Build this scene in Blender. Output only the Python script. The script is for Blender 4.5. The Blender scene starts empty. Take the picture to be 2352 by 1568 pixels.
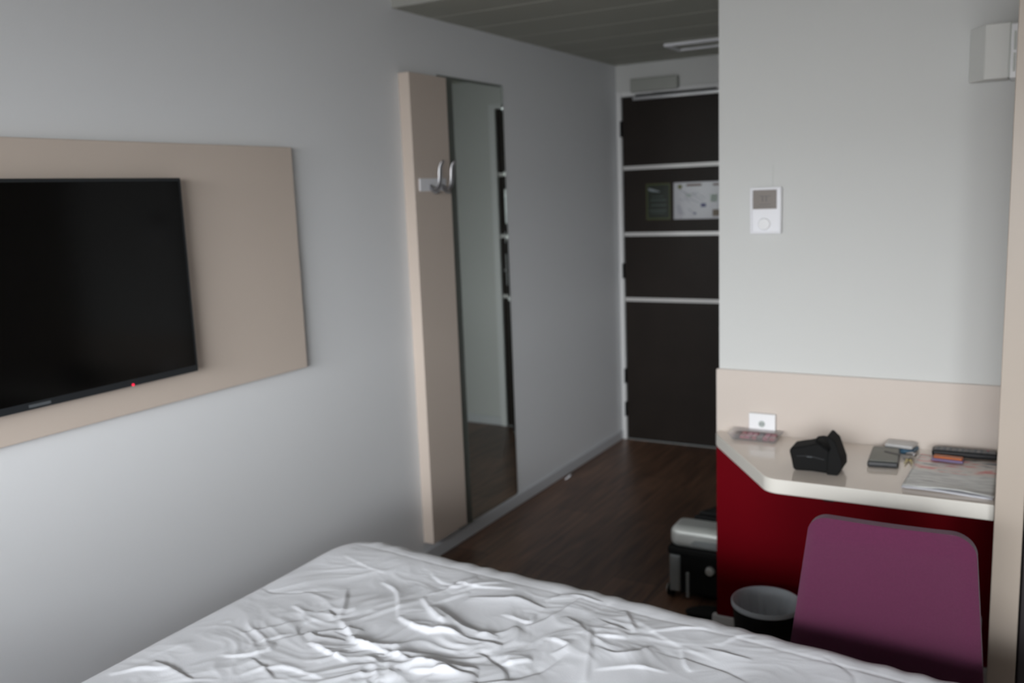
import bpy, bmesh, math, random
import numpy as np
from mathutils import Vector, Matrix
random.seed(4)
C = bpy.context.scene.collection
PI = math.pi

# ------------------------------------------------------------------ materials
def mat(name, col, rough=.6, metal=0, spec=.5, bump=0, bscale=200, var=0, vscale=3, sheen=0, trans=0, coat=0, emit=None, ior=1.45):
    m = bpy.data.materials.new(name); m.use_nodes = True
    nt = m.node_tree; n = nt.nodes; l = nt.links
    b = n['Principled BSDF']
    b.inputs['Base Color'].default_value = (*col, 1)
    b.inputs['Roughness'].default_value = rough
    b.inputs['Metallic'].default_value = metal
    b.inputs['Specular IOR Level'].default_value = spec
    b.inputs['IOR'].default_value = ior
    if sheen:
        b.inputs['Sheen Weight'].default_value = sheen
        b.inputs['Sheen Roughness'].default_value = .5
    if trans: b.inputs['Transmission Weight'].default_value = trans
    if coat:
        b.inputs['Coat Weight'].default_value = coat; b.inputs['Coat Roughness'].default_value = .05
    if emit:
        b.inputs['Emission Color'].default_value = (*emit[:3], 1); b.inputs['Emission Strength'].default_value = emit[3]
    tc = n.new('ShaderNodeTexCoord')
    if var or bump:
        if var:
            t = n.new('ShaderNodeTexNoise'); t.inputs['Scale'].default_value = vscale; t.inputs['Detail'].default_value = 4
            l.new(tc.outputs['Object'], t.inputs['Vector'])
            mx = n.new('ShaderNodeMix'); mx.data_type = 'RGBA'
            mx.inputs['A'].default_value = (*[c*(1-var) for c in col], 1)
            mx.inputs['B'].default_value = (*[min(1, c*(1+var)) for c in col], 1)
            l.new(t.outputs['Fac'], mx.inputs['Factor']); l.new(mx.outputs['Result'], b.inputs['Base Color'])
        if bump:
            t2 = n.new('ShaderNodeTexNoise'); t2.inputs['Scale'].default_value = bscale; t2.inputs['Detail'].default_value = 3
            l.new(tc.outputs['Object'], t2.inputs['Vector'])
            bp = n.new('ShaderNodeBump'); bp.inputs['Strength'].default_value = bump; bp.inputs['Distance'].default_value = .002
            l.new(t2.outputs['Fac'], bp.inputs['Height']); l.new(bp.outputs['Normal'], b.inputs['Normal'])
    return m

def floor_mat():
    m = bpy.data.materials.new('dark_wood_laminate'); m.use_nodes = True
    nt = m.node_tree; n = nt.nodes; l = nt.links; b = n['Principled BSDF']
    tc = n.new('ShaderNodeTexCoord')
    mp = n.new('ShaderNodeMapping'); mp.inputs['Rotation'].default_value = (0, 0, PI/2)
    l.new(tc.outputs['Object'], mp.inputs['Vector'])
    br = n.new('ShaderNodeTexBrick'); br.inputs['Scale'].default_value = 1
    br.inputs['Brick Width'].default_value = 1.25; br.inputs['Row Height'].default_value = .19
    br.inputs['Mortar Size'].default_value = .0018; br.inputs['Bias'].default_value = 0
    br.inputs['Color1'].default_value = (.125, .068, .042, 1); br.inputs['Color2'].default_value = (.205, .115, .074, 1)
    br.inputs['Mortar'].default_value = (.035, .02, .015, 1)
    l.new(mp.outputs['Vector'], br.inputs['Vector'])
    mp2 = n.new('ShaderNodeMapping'); mp2.inputs['Scale'].default_value = (14, 1.3, 1)
    l.new(tc.outputs['Object'], mp2.inputs['Vector'])
    ns = n.new('ShaderNodeTexNoise'); ns.inputs['Scale'].default_value = 2.2; ns.inputs['Detail'].default_value = 8; ns.inputs['Distortion'].default_value = .6
    l.new(mp2.outputs['Vector'], ns.inputs['Vector'])
    rp = n.new('ShaderNodeValToRGB'); rp.color_ramp.elements[0].position = .3; rp.color_ramp.elements[1].position = .72
    rp.color_ramp.elements[0].color = (.42, .38, .36, 1); rp.color_ramp.elements[1].color = (1.2, 1.15, 1.1, 1)
    l.new(ns.outputs['Fac'], rp.inputs['Fac'])
    mx = n.new('ShaderNodeMix'); mx.data_type = 'RGBA'; mx.blend_type = 'MULTIPLY'; mx.inputs['Factor'].default_value = 1
    l.new(br.outputs['Color'], mx.inputs['A']); l.new(rp.outputs['Color'], mx.inputs['B'])
    l.new(mx.outputs['Result'], b.inputs['Base Color'])
    b.inputs['Roughness'].default_value = .38
    bp = n.new('ShaderNodeBump'); bp.inputs['Strength'].default_value = .15; bp.inputs['Distance'].default_value = .002
    l.new(ns.outputs['Fac'], bp.inputs['Height']); l.new(bp.outputs['Normal'], b.inputs['Normal'])
    return m

M = dict(
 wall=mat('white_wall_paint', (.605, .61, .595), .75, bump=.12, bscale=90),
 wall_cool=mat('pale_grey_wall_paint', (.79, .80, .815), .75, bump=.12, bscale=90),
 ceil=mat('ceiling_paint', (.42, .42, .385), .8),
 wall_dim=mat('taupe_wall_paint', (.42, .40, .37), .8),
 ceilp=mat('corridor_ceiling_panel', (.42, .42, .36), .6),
 seam=mat('ceiling_seam_strip', (.72, .72, .66), .6),
 trim=mat('white_trim', (.72, .72, .72), .5),
 skirt=mat('grey_white_skirting', (.60, .61, .63), .5),
 floor=floor_mat(),
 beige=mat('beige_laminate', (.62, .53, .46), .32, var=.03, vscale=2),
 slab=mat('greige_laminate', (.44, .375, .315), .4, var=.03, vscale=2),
 cream=mat('cream_laminate', (.60, .53, .475), .3, var=.02, vscale=3),
 desk=mat('glossy_cream_desk', (.78, .69, .61), .085, spec=.6),
 edge=mat('desk_edge_band', (.74, .71, .65), .35),
 red=mat('dark_red_laminate', (.125, .0004, .004), .55, spec=.06),
 door=mat('wenge_door', (.018, .0135, .011), .45, spec=.22, var=.25, vscale=6),
 strip=mat('aluminium_inlay', (.62, .61, .60), .35, metal=.3),
 alu=mat('brushed_aluminium', (.62, .62, .64), .28, metal=.9),
 closer=mat('grey_closer_paint', (.36, .37, .34), .45, metal=.3),
 mirror=mat('mirror_glass', (.80, .86, .82), .012, metal=1),
 edge_and_reflection=mat('dark_edge_and_reflection', (.15, .165, .15), .3),  # top edge, and the painted wall reflection down the mirror's left side
 bevelm=mat('mirror_bevel', (.55, .62, .58), .05, metal=1),
 black=mat('black_plastic', (.006, .006, .007), .45, spec=.3),
 screen=mat('black_tv_screen', (.002, .002, .002), .12, spec=.22),
 bezel=mat('dark_grey_bezel', (.018, .021, .024), .35),
 led=mat('red_led', (.6, .01, .02), .4, emit=(1, .02, .08, 1.2)),
 smudge=mat('grey_logo_print', (.10, .11, .12), .4),
 cloth=mat('white_cotton', (.90, .91, .955), .85, bump=.15, bscale=500, sheen=.15),
 mattress=mat('off_white_ticking', (.6, .6, .58), .9),
 bedbase=mat('dark_bed_base', (.05, .045, .04), .8),
 purple=mat('purple_fabric', (.092, .010, .046), .9, bump=.6, bscale=700, sheen=.2, var=.16, vscale=220),
 chrome=mat('chrome', (.5, .5, .52), .28, metal=1),
 silver=mat('silver_plastic', (.68, .70, .67), .3, metal=.55),
 silverd=mat('silver_plastic_dark', (.30, .32, .32), .4, metal=.4),
 bagblack=mat('black_nylon', (.006, .006, .006), .8, spec=.25, bump=.5, bscale=300),
 liner=mat('grey_bin_liner', (.60, .66, .72), .25, spec=.6),
 plastic=mat('white_plastic', (.80, .80, .83), .35),
 plasticl=mat('white_plastic_bright', (.85, .85, .86), .15),
 lcd=mat('grey_brown_display', (.19, .165, .145), .3),
 lcdt=mat('display_marks', (.12, .105, .10), .3),
 greyhole=mat('socket_recess', (.38, .42, .40), .5),
 hole=mat('socket_pin_hole', (.04, .04, .04), .6),
 acrylic=mat('clear_acrylic', (.9, .88, .88), .08, trans=.9),
 pink=mat('pink_foil', (.36, .07, .13), .3), redf=mat('red_foil', (.30, .02, .05), .3), greyf=mat('grey_foil', (.12, .09, .10), .3),
 wallet=mat('grey_olive_leather', (.15, .155, .135), .45), walletd=mat('black_leather_edge', (.015, .016, .018), .4),
 blue=mat('dark_blue_edge', (.03, .09, .15), .4), pale=mat('pale_grey_cover', (.45, .44, .43), .3),
 brass=mat('brass', (.42, .36, .16), .3, metal=.9),
 orange=mat('orange_wrapper', (.42, .10, .015), .35), violet=mat('violet_wrapper', (.14, .10, .20), .4),
 wardrobe=mat('dark_wardrobe', (.025, .02, .022), .5),
 rubber=mat('black_rubber', (.006, .006, .006), .7, spec=.3),
 dgreen=mat('dark_green_card', (.012, .018, .011), .3), gborder=mat('olive_border', (.055, .065, .015), .4), gtext=mat('dim_green_print', (.045, .06, .055), .4), gtext2=mat('pale_print', (.22, .25, .27), .4),
 card=mat('grey_white_card', (.46, .46, .49), .22, spec=.7), ctext=mat('dark_red_brown_print', (.13, .09, .07), .4), cmap=mat('grey_violet_print', (.26, .26, .31), .4), cblue=mat('blue_print', (.08, .09, .18), .4), cbrown=mat('brown_print', (.16, .13, .10), .4), cgreen=mat('olive_print', (.14, .15, .05), .4), cmap2=mat('pale_green_print', (.34, .40, .36), .4),
 unit=mat('off_white_unit_plastic', (.66, .66, .63), .5),
 frost=mat('lamp_diffuser', (.45, .45, .40), .5),
)

def paper_mat():
    m = bpy.data.materials.new('printed_newspaper'); m.use_nodes = True
    nt = m.node_tree; n = nt.nodes; l = nt.links; b = n['Principled BSDF']
    tc = n.new('ShaderNodeTexCoord'); sp = n.new('ShaderNodeSeparateXYZ'); l.new(tc.outputs['Object'], sp.inputs[0])
    ns = n.new('ShaderNodeTexNoise'); ns.inputs['Scale'].default_value = 26; ns.inputs['Detail'].default_value = 3
    mp = n.new('ShaderNodeMapping'); mp.inputs['Scale'].default_value = (.7, 2.2, 1)
    l.new(tc.outputs['Object'], mp.inputs['Vector']); l.new(mp.outputs['Vector'], ns.inputs['Vector'])
    rp = n.new('ShaderNodeValToRGB'); e = rp.color_ramp.elements
    e[0].position = .33; e[0].color = (.20, .20, .22, 1); e[1].position = .66; e[1].color = (.68, .16, .15, 1)
    x = e.new(.43); x.color = (.68, .66, .62, 1); x = e.new(.54); x.color = (.72, .62, .58, 1)
    l.new(ns.outputs['Fac'], rp.inputs['Fac'])
    # text rows in the lower part
    wv = n.new('ShaderNodeTexNoise'); wv.inputs['Scale'].default_value = 40
    mp2 = n.new('ShaderNodeMapping'); mp2.inputs['Scale'].default_value = (.5, 4, 1)
    l.new(tc.outputs['Object'], mp2.inputs['Vector']); l.new(mp2.outputs['Vector'], wv.inputs['Vector'])
    r2 = n.new('ShaderNodeValToRGB'); e = r2.color_ramp.elements
    e[0].position = .35; e[0].color = (.40, .40, .40, 1); e[1].position = .55; e[1].color = (.70, .71, .69, 1)
    l.new(wv.outputs['Fac'], r2.inputs['Fac'])
    gt = n.new('ShaderNodeMath'); gt.operation = 'GREATER_THAN'; gt.inputs[1].default_value = .02
    l.new(sp.outputs['Y'], gt.inputs[0])
    mx = n.new('ShaderNodeMix'); mx.data_type = 'RGBA'
    l.new(gt.outputs[0], mx.inputs['Factor']); l.new(r2.outputs['Color'], mx.inputs['A']); l.new(rp.outputs['Color'], mx.inputs['B'])
    l.new(mx.outputs['Result'], b.inputs['Base Color']); b.inputs['Roughness'].default_value = .4
    return m
M['paper'] = paper_mat()

# ------------------------------------------------------------------ helpers
def wloc(o):
    v = Vector((0, 0, 0))
    while o: v = v+o.location; o = o.parent
    return v
def obj(name, bm, m, parent=None, smooth=False, loc=None, bevel=0, seg=3, sub=0):
    """link a bmesh given in world coordinates as ONE mesh object"""
    org = Vector(loc) if loc is not None else Vector((0, 0, 0))
    base = wloc(parent) if parent else Vector((0, 0, 0))
    o_w = base if parent else org
    bmesh.ops.translate(bm, verts=bm.verts, vec=-o_w)
    bmesh.ops.recalc_face_normals(bm, faces=bm.faces)
    me = bpy.data.meshes.new(name); bm.to_mesh(me); bm.free()
    for mm in (m if isinstance(m, (list, tuple)) else [m]): me.materials.append(mm)
    o = bpy.data.objects.new(name, me); C.objects.link(o)
    if parent: o.parent = parent
    else: o.location = org
    if bevel:
        b = o.modifiers.new('bevel', 'BEVEL'); b.width = bevel; b.segments = seg; b.limit_method = 'ANGLE'; b.angle_limit = math.radians(40)
    if sub:
        s = o.modifiers.new('sub', 'SUBSURF'); s.levels = sub; s.render_levels = sub
    if smooth or bevel or sub:
        for p in me.polygons: p.use_smooth = True
        if not sub and not smooth:
            w = o.modifiers.new('wn', 'WEIGHTED_NORMAL'); w.keep_sharp = True
    return o
def thing(name, label, cat, loc, group=None):
    o = bpy.data.objects.new(name, None); C.objects.link(o); o.location = loc
    o['label'] = label; o['category'] = cat
    if group: o['group'] = group
    o.empty_display_size = .05
    return o
def tag(o, label, cat, group=None):
    o['label'] = label; o['category'] = cat
    if group: o['group'] = group
    return o
def struct(o, label=None, cat=None):
    o['kind'] = 'structure'
    if label: o['label'] = label
    if cat: o['category'] = cat
    return o
def bx(bm, x0, x1, y0, y1, z0, z1, mi=0):
    v = [bm.verts.new((x, y, z)) for z in (z0, z1) for (x, y) in ((x0, y0), (x1, y0), (x1, y1), (x0, y1))]
    for f in ((0, 1, 2, 3), (4, 5, 6, 7), (0, 1, 5, 4), (1, 2, 6, 5), (2, 3, 7, 6), (3, 0, 4, 7)):
        bm.faces.new([v[i] for i in f]).material_index = mi
    return v
def box(*a, **k):
    bm = bmesh.new(); bx(bm, *a, **k); return bm
def prism(pts, z0, z1):
    bm = bmesh.new()
    a = [bm.verts.new((x, y, z0)) for x, y in pts]; b = [bm.verts.new((x, y, z1)) for x, y in pts]
    bm.faces.new(a); bm.faces.new(b); n = len(pts)
    for i in range(n): bm.faces.new((a[i], a[(i+1) % n], b[(i+1) % n], b[i]))
    return bm
def prism_ax(pts, h0, h1, ax):
    """pts in the plane across axis ax ('x': (y,z), 'y': (x,z))"""
    bm = bmesh.new()
    f = (lambda p, h: (h, p[0], p[1])) if ax == 'x' else (lambda p, h: (p[0], h, p[1]))
    a = [bm.verts.new(f(p, h0)) for p in pts]; b = [bm.verts.new(f(p, h1)) for p in pts]
    bm.faces.new(a); bm.faces.new(b); n = len(pts)
    for i in range(n): bm.faces.new((a[i], a[(i+1) % n], b[(i+1) % n], b[i]))
    return bm
def rotbox(cx, cy, z0, z1, w, d, ang):
    bm = box(-w/2, w/2, -d/2, d/2, z0, z1)
    bmesh.ops.rotate(bm, verts=bm.verts, cent=(0, 0, 0), matrix=Matrix.Rotation(ang, 3, 'Z'))
    bmesh.ops.translate(bm, verts=bm.verts, vec=(cx, cy, 0))
    return bm
def cyl(p0, p1, r0, r1=None, n=24, cap=True, bm=None):
    bm = bm or bmesh.new(); r1 = r0 if r1 is None else r1
    p0 = Vector(p0); p1 = Vector(p1); d = (p1-p0).normalized()
    u = d.orthogonal().normalized(); w = d.cross(u)
    A = [bm.verts.new(p0+(u*math.cos(t)+w*math.sin(t))*r0) for t in [2*PI*i/n for i in range(n)]]
    B = [bm.verts.new(p1+(u*math.cos(t)+w*math.sin(t))*r1) for t in [2*PI*i/n for i in range(n)]]
    for i in range(n): bm.faces.new((A[i], A[(i+1) % n], B[(i+1) % n], B[i]))
    if cap: bm.faces.new(A); bm.faces.new(B)
    return bm
def smoothpath(pts, k=8):
    P = [Vector(p) for p in pts]; P = [2*P[0]-P[1]]+P+[2*P[-1]-P[-2]]; out = []
    for i in range(1, len(P)-2):
        for j in range(k):
            t = j/k; a, b, c, d = P[i-1:i+3]
            out.append(.5*((2*b)+(c-a)*t+(2*a-5*b+4*c-d)*t*t+(3*b-a-3*c+d)*t**3))
    out.append(P[-2]); return out
def sweep(pts, rx, ry=None, n=10, taper=None, up=(0, 0, 1), bm=None):
    """tube of elliptic section along a path"""
    bm = bm or bmesh.new(); ry = ry or rx; up = Vector(up); rings = []
    for i, p in enumerate(pts):
        t = (pts[min(i+1, len(pts)-1)]-pts[max(i-1, 0)]).normalized()
        s = t.cross(up)
        if s.length < 1e-4: s = t.orthogonal()
        s.normalize(); q = s.cross(t).normalized(); k = taper(i/(len(pts)-1)) if taper else 1
        rings.append([bm.verts.new(p+s*math.cos(a)*rx*k+q*math.sin(a)*ry*k) for a in [2*PI*j/n for j in range(n)]])
    for a, b in zip(rings, rings[1:]):
        for j in range(n): bm.faces.new((a[j], a[(j+1) % n], b[(j+1) % n], b[j]))
    bm.faces.new(rings[0]); bm.faces.new(rings[-1])
    return bm
def lathe(cx, cy, prof, n=48, close=False, bm=None, wob=None):
    bm = bm or bmesh.new(); rings = []
    for k, (r, z) in enumerate(prof):
        rings.append([bm.verts.new((cx+r*math.cos(a)*(wob(a, k) if wob else 1), cy+r*math.sin(a)*(wob(a, k) if wob else 1), z)) for a in [2*PI*i/n for i in range(n)]])
    for a, b in zip(rings, rings[1:]):
        for j in range(n): bm.faces.new((a[j], a[(j+1) % n], b[(j+1) % n], b[j]))
    if close: bm.faces.new(rings[0])
    return bm

# ------------------------------------------------------------------ the setting
Y1 = 2.80; D = 5.04; X1 = 1.285; HC = 2.21; HM = 2.52; XR = 3.45; YB = -1.75
struct(obj('floor', box(-.1, XR+.1, YB-.12, D+.12, -.1, 0), M['floor']))
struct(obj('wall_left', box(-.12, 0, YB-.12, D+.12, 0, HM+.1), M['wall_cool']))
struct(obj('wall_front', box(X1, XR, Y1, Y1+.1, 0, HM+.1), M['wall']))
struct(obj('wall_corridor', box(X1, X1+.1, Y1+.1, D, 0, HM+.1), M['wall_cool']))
DL, DR, DT = .036, .822, 2.03
b = bmesh.new(); bx(b, 0, DL-.03, D, D+.12, 0, HC); bx(b, DR+.045, X1+.1, D, D+.12, 0, HC); bx(b, DL-.03, DR+.045, D, D+.12, DT+.03, HC)
struct(obj('wall_end', b, M['wall']))
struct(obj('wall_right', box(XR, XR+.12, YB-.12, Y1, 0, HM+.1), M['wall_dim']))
WX0, WX1, WZ0, WZ1 = .35, 3.32, .40, 2.0
b = bmesh.new()
bx(b, 0, WX0, YB-.12, YB, 0, HM+.1); bx(b, WX1, XR, YB-.12, YB, 0, HM+.1); bx(b, WX0, WX1, YB-.12, YB, 0, WZ0); bx(b, WX0, WX1, YB-.12, YB, WZ1, HM+.1)
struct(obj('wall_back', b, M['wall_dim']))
# window frame in the back wall (behind the camera)
b = bmesh.new(); fw = .05
for x in (WX0, (WX0+WX1)/2-fw/2, WX1-fw): bx(b, x, x+fw, YB-.08, YB-.03, WZ0, WZ1)
for z in (WZ0, WZ1-fw): bx(b, WX0, WX1, YB-.078, YB-.032, z, z+fw)
struct(obj('window_1', b, M['trim']))
# ceilings
struct(obj('ceiling', box(-.12, XR+.1, YB-.12, 2.905, HM, HM+.1), M['ceil']))
SF = 2.905
b = bmesh.new()
bx(b, 0, X1, SF, D, HC+.012, HM+.1, 0)
bx(b, 0, X1, SF, SF+.012, HC, HC+.012, 0)
ys = [SF+.012, 3.17, 3.47, 3.79, 4.10, 4.40, 4.72, D]
for i in range(len(ys)-1):
    bx(b, 0, X1, ys[i]+.006, ys[i+1]-.006, HC, HC+.0125, 1)
    if i: bx(b, 0, X1, ys[i]-.006, ys[i]+.006, HC+.001, HC+.0125, 2)
struct(obj('ceiling_corridor', b, [M['ceil'], M['ceilp'], M['seam']]))
# skirtings
def skirting(name, x0, x1, y0, y1, h, m=None):
    struct(obj(name, box(x0, x1, y0, y1, 0, h), m or M['skirt'], bevel=.004, seg=2))
skirting('baseboard_left', 0, .014, YB, D-.001, .056)
skirting('baseboard_end', DR+.05, X1, D-.014, D, .056)
skirting('baseboard_corridor', X1-.014, X1, Y1+.012, D-.015, .056)
skirting('baseboard_front', X1-.02, 2.086, Y1-.024, Y1, .10, M['trim'])
# ---- entrance door
b = bmesh.new()
bx(b, DL-.03, DL, D-.022, D+.08, 0, DT+.03); bx(b, DR, DR+.045, D-.022, D+.08, 0, DT+.03); bx(b, DL, DR, D-.02, D+.08, DT, DT+.03)
struct(obj('trim_1', b, M['trim'], bevel=.003, seg=2))
dr = thing('door_1', 'dark brown entrance door with three pale horizontal strips at the corridor end', 'door', (DL, D, 0)); dr['kind'] = 'structure'
lf = obj('door_leaf', box(DL+.003, DR-.003, D-.008, D+.035, .006, DT-.003), M['door'], dr, bevel=.002, seg=1)
for z in (1.627, 1.244, .859):
    obj('inlay_strip', box(DL+.003, DR-.003, D-.0105, D-.007, z-.011, z+.011), M['strip'], dr)
for z in (1.85, 1.03, .395, .19):
    obj('hinge', box(DL-.007, DL+.004, D-.028, D-.0085, z-.045, z+.045), M['black'], dr, bevel=.002, seg=2)
h = obj('handle', sweep(smoothpath([(.765, D-.01, 1.03), (.765, D-.055, 1.03), (.75, D-.06, 1.03), (.65, D-.06, 1.03)], 6), .009), M['alu'], dr, smooth=True)
obj('handle_plate', box(.745, .785, D-.016, D-.0085, .93, 1.13), M['alu'], dr, bevel=.003)
obj('lock_plate', box(.745, .785, D-.016, D-.0085, 1.20, 1.27), M['alu'], dr, bevel=.003)
obj('threshold', box(DL, DR, D-.012, D+.03, 0, .005), M['silverd'], dr)
# door closer
dc = thing('door_closer', 'grey rectangular door closer box with a slide rail above the dark door', 'door closer', (.1, D-.05, 2.0))
obj('closer_body', box(.106, .384, D-.05, D-.0005, 2.048, 2.122), M['closer'], dc, bevel=.006)
obj('slide_rail', box(.115, .62, D-.04, D-.012, 2.004, 2.024), M['alu'], dc, bevel=.003)
obj('rail_shadow_gap', box(.13, .60, D-.034, D-.014, 2.024, 2.036), M['black'], dc)
obj('closer_arm', sweep([Vector((.24, D-.028, 2.05)), Vector((.24, D-.028, 2.036)), Vector((.35, D-.028, 2.034)), Vector((.50, D-.028, 2.026))], .004), M['alu'], dc)

# signs on the door
sg = thing('hotel_notice', 'small dark green notice card with an olive border on the door', 'sign', (.18, D-.01, 1.33))
obj('notice_card', box(.180, .326, D-.0105, D-.0085, 1.326, 1.532), M['dgreen'], sg)
b = bmesh.new()
bx(b, .180, .326, D-.0115, D-.0105, 1.524, 1.532); bx(b, .180, .326, D-.0115, D-.0105, 1.326, 1.334)
bx(b, .180, .187, D-.0115, D-.0105, 1.334, 1.524); bx(b, .319, .326, D-.0115, D-.0105, 1.334, 1.524)
obj('border', b, M['gborder'], sg)
b = bmesh.new()
for (x0, x1, z0, z1) in ((.215, .285, 1.455, 1.461), (.207, .30, 1.433, 1.443), (.21, .30, 1.404, 1.414), (.20, .30, 1.374, 1.384), (.21, .295, 1.362, 1.367)):
    bx(b, x0, x1, D-.0115, D-.0105, z0, z1)
obj('print_lines', b, M['gtext'], sg)
obj('print_heading', prism_ax([(.193, 1.508), (.218, 1.502), (.262, 1.487), (.262, 1.483), (.215, 1.487), (.195, 1.494)], D-.0115, D-.0105, 'y'), M['gtext2'], sg)
sg = thing('evacuation_plan', 'glossy grey-white evacuation plan with faint map print on the dark door', 'sign', (.345, D-.01, 1.33))
obj('plan_card', box(.346, .66, D-.0115, D-.0085, 1.326, 1.533), M['card'], sg, bevel=.0008, seg=1)
yp0, yp1 = D-.0125, D-.0115
obj('print_heading', box(.422, .510, yp0, yp1, 1.510, 1.522), M['ctext'], sg)
obj('print_heading', box(.575, .640, yp0, yp1, 1.509, 1.520), M['ctext'], sg)
obj('emblem', cyl((.384, yp0, 1.508), (.384, yp1, 1.508), .013), M['cgreen'], sg)
b = bmesh.new()
random.seed(8)
def ln(b, x0, z0, x1, z1, w):
    d = Vector((x1-x0, z1-z0)).normalized(); n = Vector((-d.y, d.x))*w/2
    v = [b.verts.new((x, y, z)) for y in (yp0, yp1) for x, z in ((x0+n.x, z0+n.y), (x1+n.x, z1+n.y), (x1-n.x, z1-n.y), (x0-n.x, z0-n.y))]
    for f in ((0, 1, 2, 3), (4, 5, 6, 7), (0, 1, 5, 4), (1, 2, 6, 5), (2, 3, 7, 6), (3, 0, 4, 7)): b.faces.new([v[i] for i in f])
for (x0, z0, x1, z1) in ((.385, 1.492, .42, 1.468), (.41, 1.478, .452, 1.45), (.43, 1.442, .50, 1.415), (.462, 1.462, .522, 1.424), (.41, 1.452, .44, 1.418), (.38, 1.44, .41, 1.43), (.45, 1.47, .49, 1.468), (.43, 1.385, .475, 1.352), (.50, 1.46, .53, 1.44)):
    ln(b, x0, z0, x1, z1, .0035)
for i in range(5): bx(b, .362+.003*i, .385+.006*i, yp0, yp1, 1.398-.011*i, 1.403-.011*i)
obj('map_lines', b, M['cmap'], sg)
for q in ((.505, .535, 1.392, 1.412), (.462, .478, 1.352, 1.362)): obj('map_mark', box(q[0], q[1], yp0, yp1, q[2], q[3]), M['cblue'], sg)
for q in ((.56, .60, 1.42, 1.46), (.42, .45, 1.45, 1.465)): obj('map_room', box(q[0], q[1], yp0, yp1, q[2], q[3]), M['cmap2'], sg)
obj('legend_block', box(.573, .64, yp0, yp1, 1.34, 1.376), M['cbrown'], sg)

# ceiling luminaire (off)
lm = thing('ceiling_lamp', 'unlit shallow rectangular lamp set in the corridor ceiling', 'ceiling lamp', (.5, 4.49, HC))
b = bmesh.new(); lx0, lx1, ly0, ly1 = .50, 1.10, 4.47, 4.68
bx(b, lx0, lx1, ly0, ly0+.022, HC-.014, HC-.0005); bx(b, lx0, lx1, ly1-.022, ly1, HC-.014, HC-.0005)
bx(b, lx0, lx0+.022, ly0+.022, ly1-.022, HC-.014, HC-.0005); bx(b, lx1-.022, lx1, ly0+.022, ly1-.022, HC-.014, HC-.0005)
obj('lamp_frame', b, M['plastic'], lm)
obj('diffuser', box(lx0+.022, lx1-.022, ly0+.022, ly1-.022, HC-.006, HC-.0005), M['frost'], lm)

# ------------------------------------------------------------------ TV and its board
tb = obj('tv_backboard', box(.004, .034, .36, 2.272, .955, 1.680), M['beige'], bevel=.003, seg=2, loc=(.0, 1.2, .955))
tag(tb, 'wide beige laminate board on the left wall behind the television', 'wall panel')
tv = thing('television', 'black flat screen television mounted on the beige wall board', 'television', (.035, 1.3, 1.04))
TY0, TY1, TZ0, TZ1 = .812, 1.773, 1.039, 1.582
obj('tv_back', box(.035, .066, TY0+.05, TY1-.05, TZ0+.03, TZ1-.03), M['black'], tv, bevel=.008)
obj('tv_bezel', box(.058, .0815, TY0, TY1, TZ0, TZ1), M['bezel'], tv, bevel=.003)
obj('tv_screen', box(.0805, .0822, TY0+.009, TY1-.009, TZ0+.019, TZ1-.009), M['screen'], tv)
obj('logo', box(.0815, .0824, 1.262, 1.318, TZ0+.006, TZ0+.013), M['smudge'], tv)
obj('standby_light', cyl((.0813, 1.552, TZ0+.004), (.084, 1.552, TZ0+.004), .0032, n=12), M['led'], tv)

# ------------------------------------------------------------------ coat panel, hooks, mirror
cp = obj('coat_board', box(.0, .05, 2.921, 3.178, .093, 1.976), M['beige'], bevel=.002, seg=2, loc=(0, 3.05, .093))
tag(cp, 'tall narrow beige laminate panel beside the mirror on the left wall', 'wall panel')
hk = thing('coat_hook_rail', 'white and chrome double coat hook on the tall beige panel', 'coat hook', (.05, 3.05, 1.52))
pl = obj('hook_plate', box(.0502, .056, 2.950, 3.135, 1.527, 1.577), M['plastic'], hk, bevel=.002)
for y in (3.02, 3.105):
    path = smoothpath([(.056, y, 1.55), (.082, y, 1.535), (.098, y, 1.548), (.104, y, 1.58), (.106, y, 1.61), (.114, y, 1.632), (.124, y, 1.642)], 8)
    h = obj('hook', sweep(path, .0105, .005, n=12, taper=lambda t: .8+.4*math.sin(PI*min(1, t*1.05)), up=(1, .01, .6)), M['chrome'], hk, smooth=True)
    path = smoothpath([(.056, y, 1.54), (.072, y, 1.524), (.084, y, 1.519), (.092, y, 1.524)], 8)
    obj('lower_hook', sweep(path, .0095, .005, n=12, up=(1, .01, .6)), M['chrome'], hk, smooth=True)
mi = thing('wall_mirror', 'tall narrow frameless mirror fixed beside the beige panel', 'mirror', (0, 3.45, .049))
MY0, MY1, MZ0, MZ1 = 3.181, 3.711, .060, 1.992
obj('edge_and_reflection_strip', box(.001, .0068, MY0, MY0+.105, MZ0, MZ1), M['edge_and_reflection'], mi)  # reflection of the shaded corridor wall, painted as a dark strip
obj('edge_and_reflection_strip', box(.001, .0066, MY0+.1055, MY1-.022, MZ1-.010, MZ1), M['edge_and_reflection'], mi)
obj('mirror_glass', box(.001, .006, MY0+.1055, MY1-.022, MZ0, MZ1-.0105), M['mirror'], mi)
b = prism([(.001, MY1-.022), (.006, MY1-.022), (.0035, MY1), (.001, MY1)], MZ0, MZ1)
obj('mirror_bevel', b, M['bevelm'], mi)

# litter by the skirting
b = bmesh.new()
pts = [(.035, 4.155, .001), (.048, 4.165, .012), (.050, 4.185, .020), (.040, 4.18, .004)]
v = [b.verts.new(p) for p in pts]; w = [b.verts.new((p[0]+.012, p[1]+.004, p[2]+.002)) for p in pts]
for i in range(3): b.faces.new((v[i], v[i+1], w[i+1], w[i]))
o = obj('paper_scrap', b, M['plastic'], loc=(.04, 4.167, 0)); s = o.modifiers.new('s', 'SOLIDIFY'); s.thickness = .001
tag(o, 'tiny crumpled white paper scrap on the floor by the left skirting', 'litter')

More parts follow.
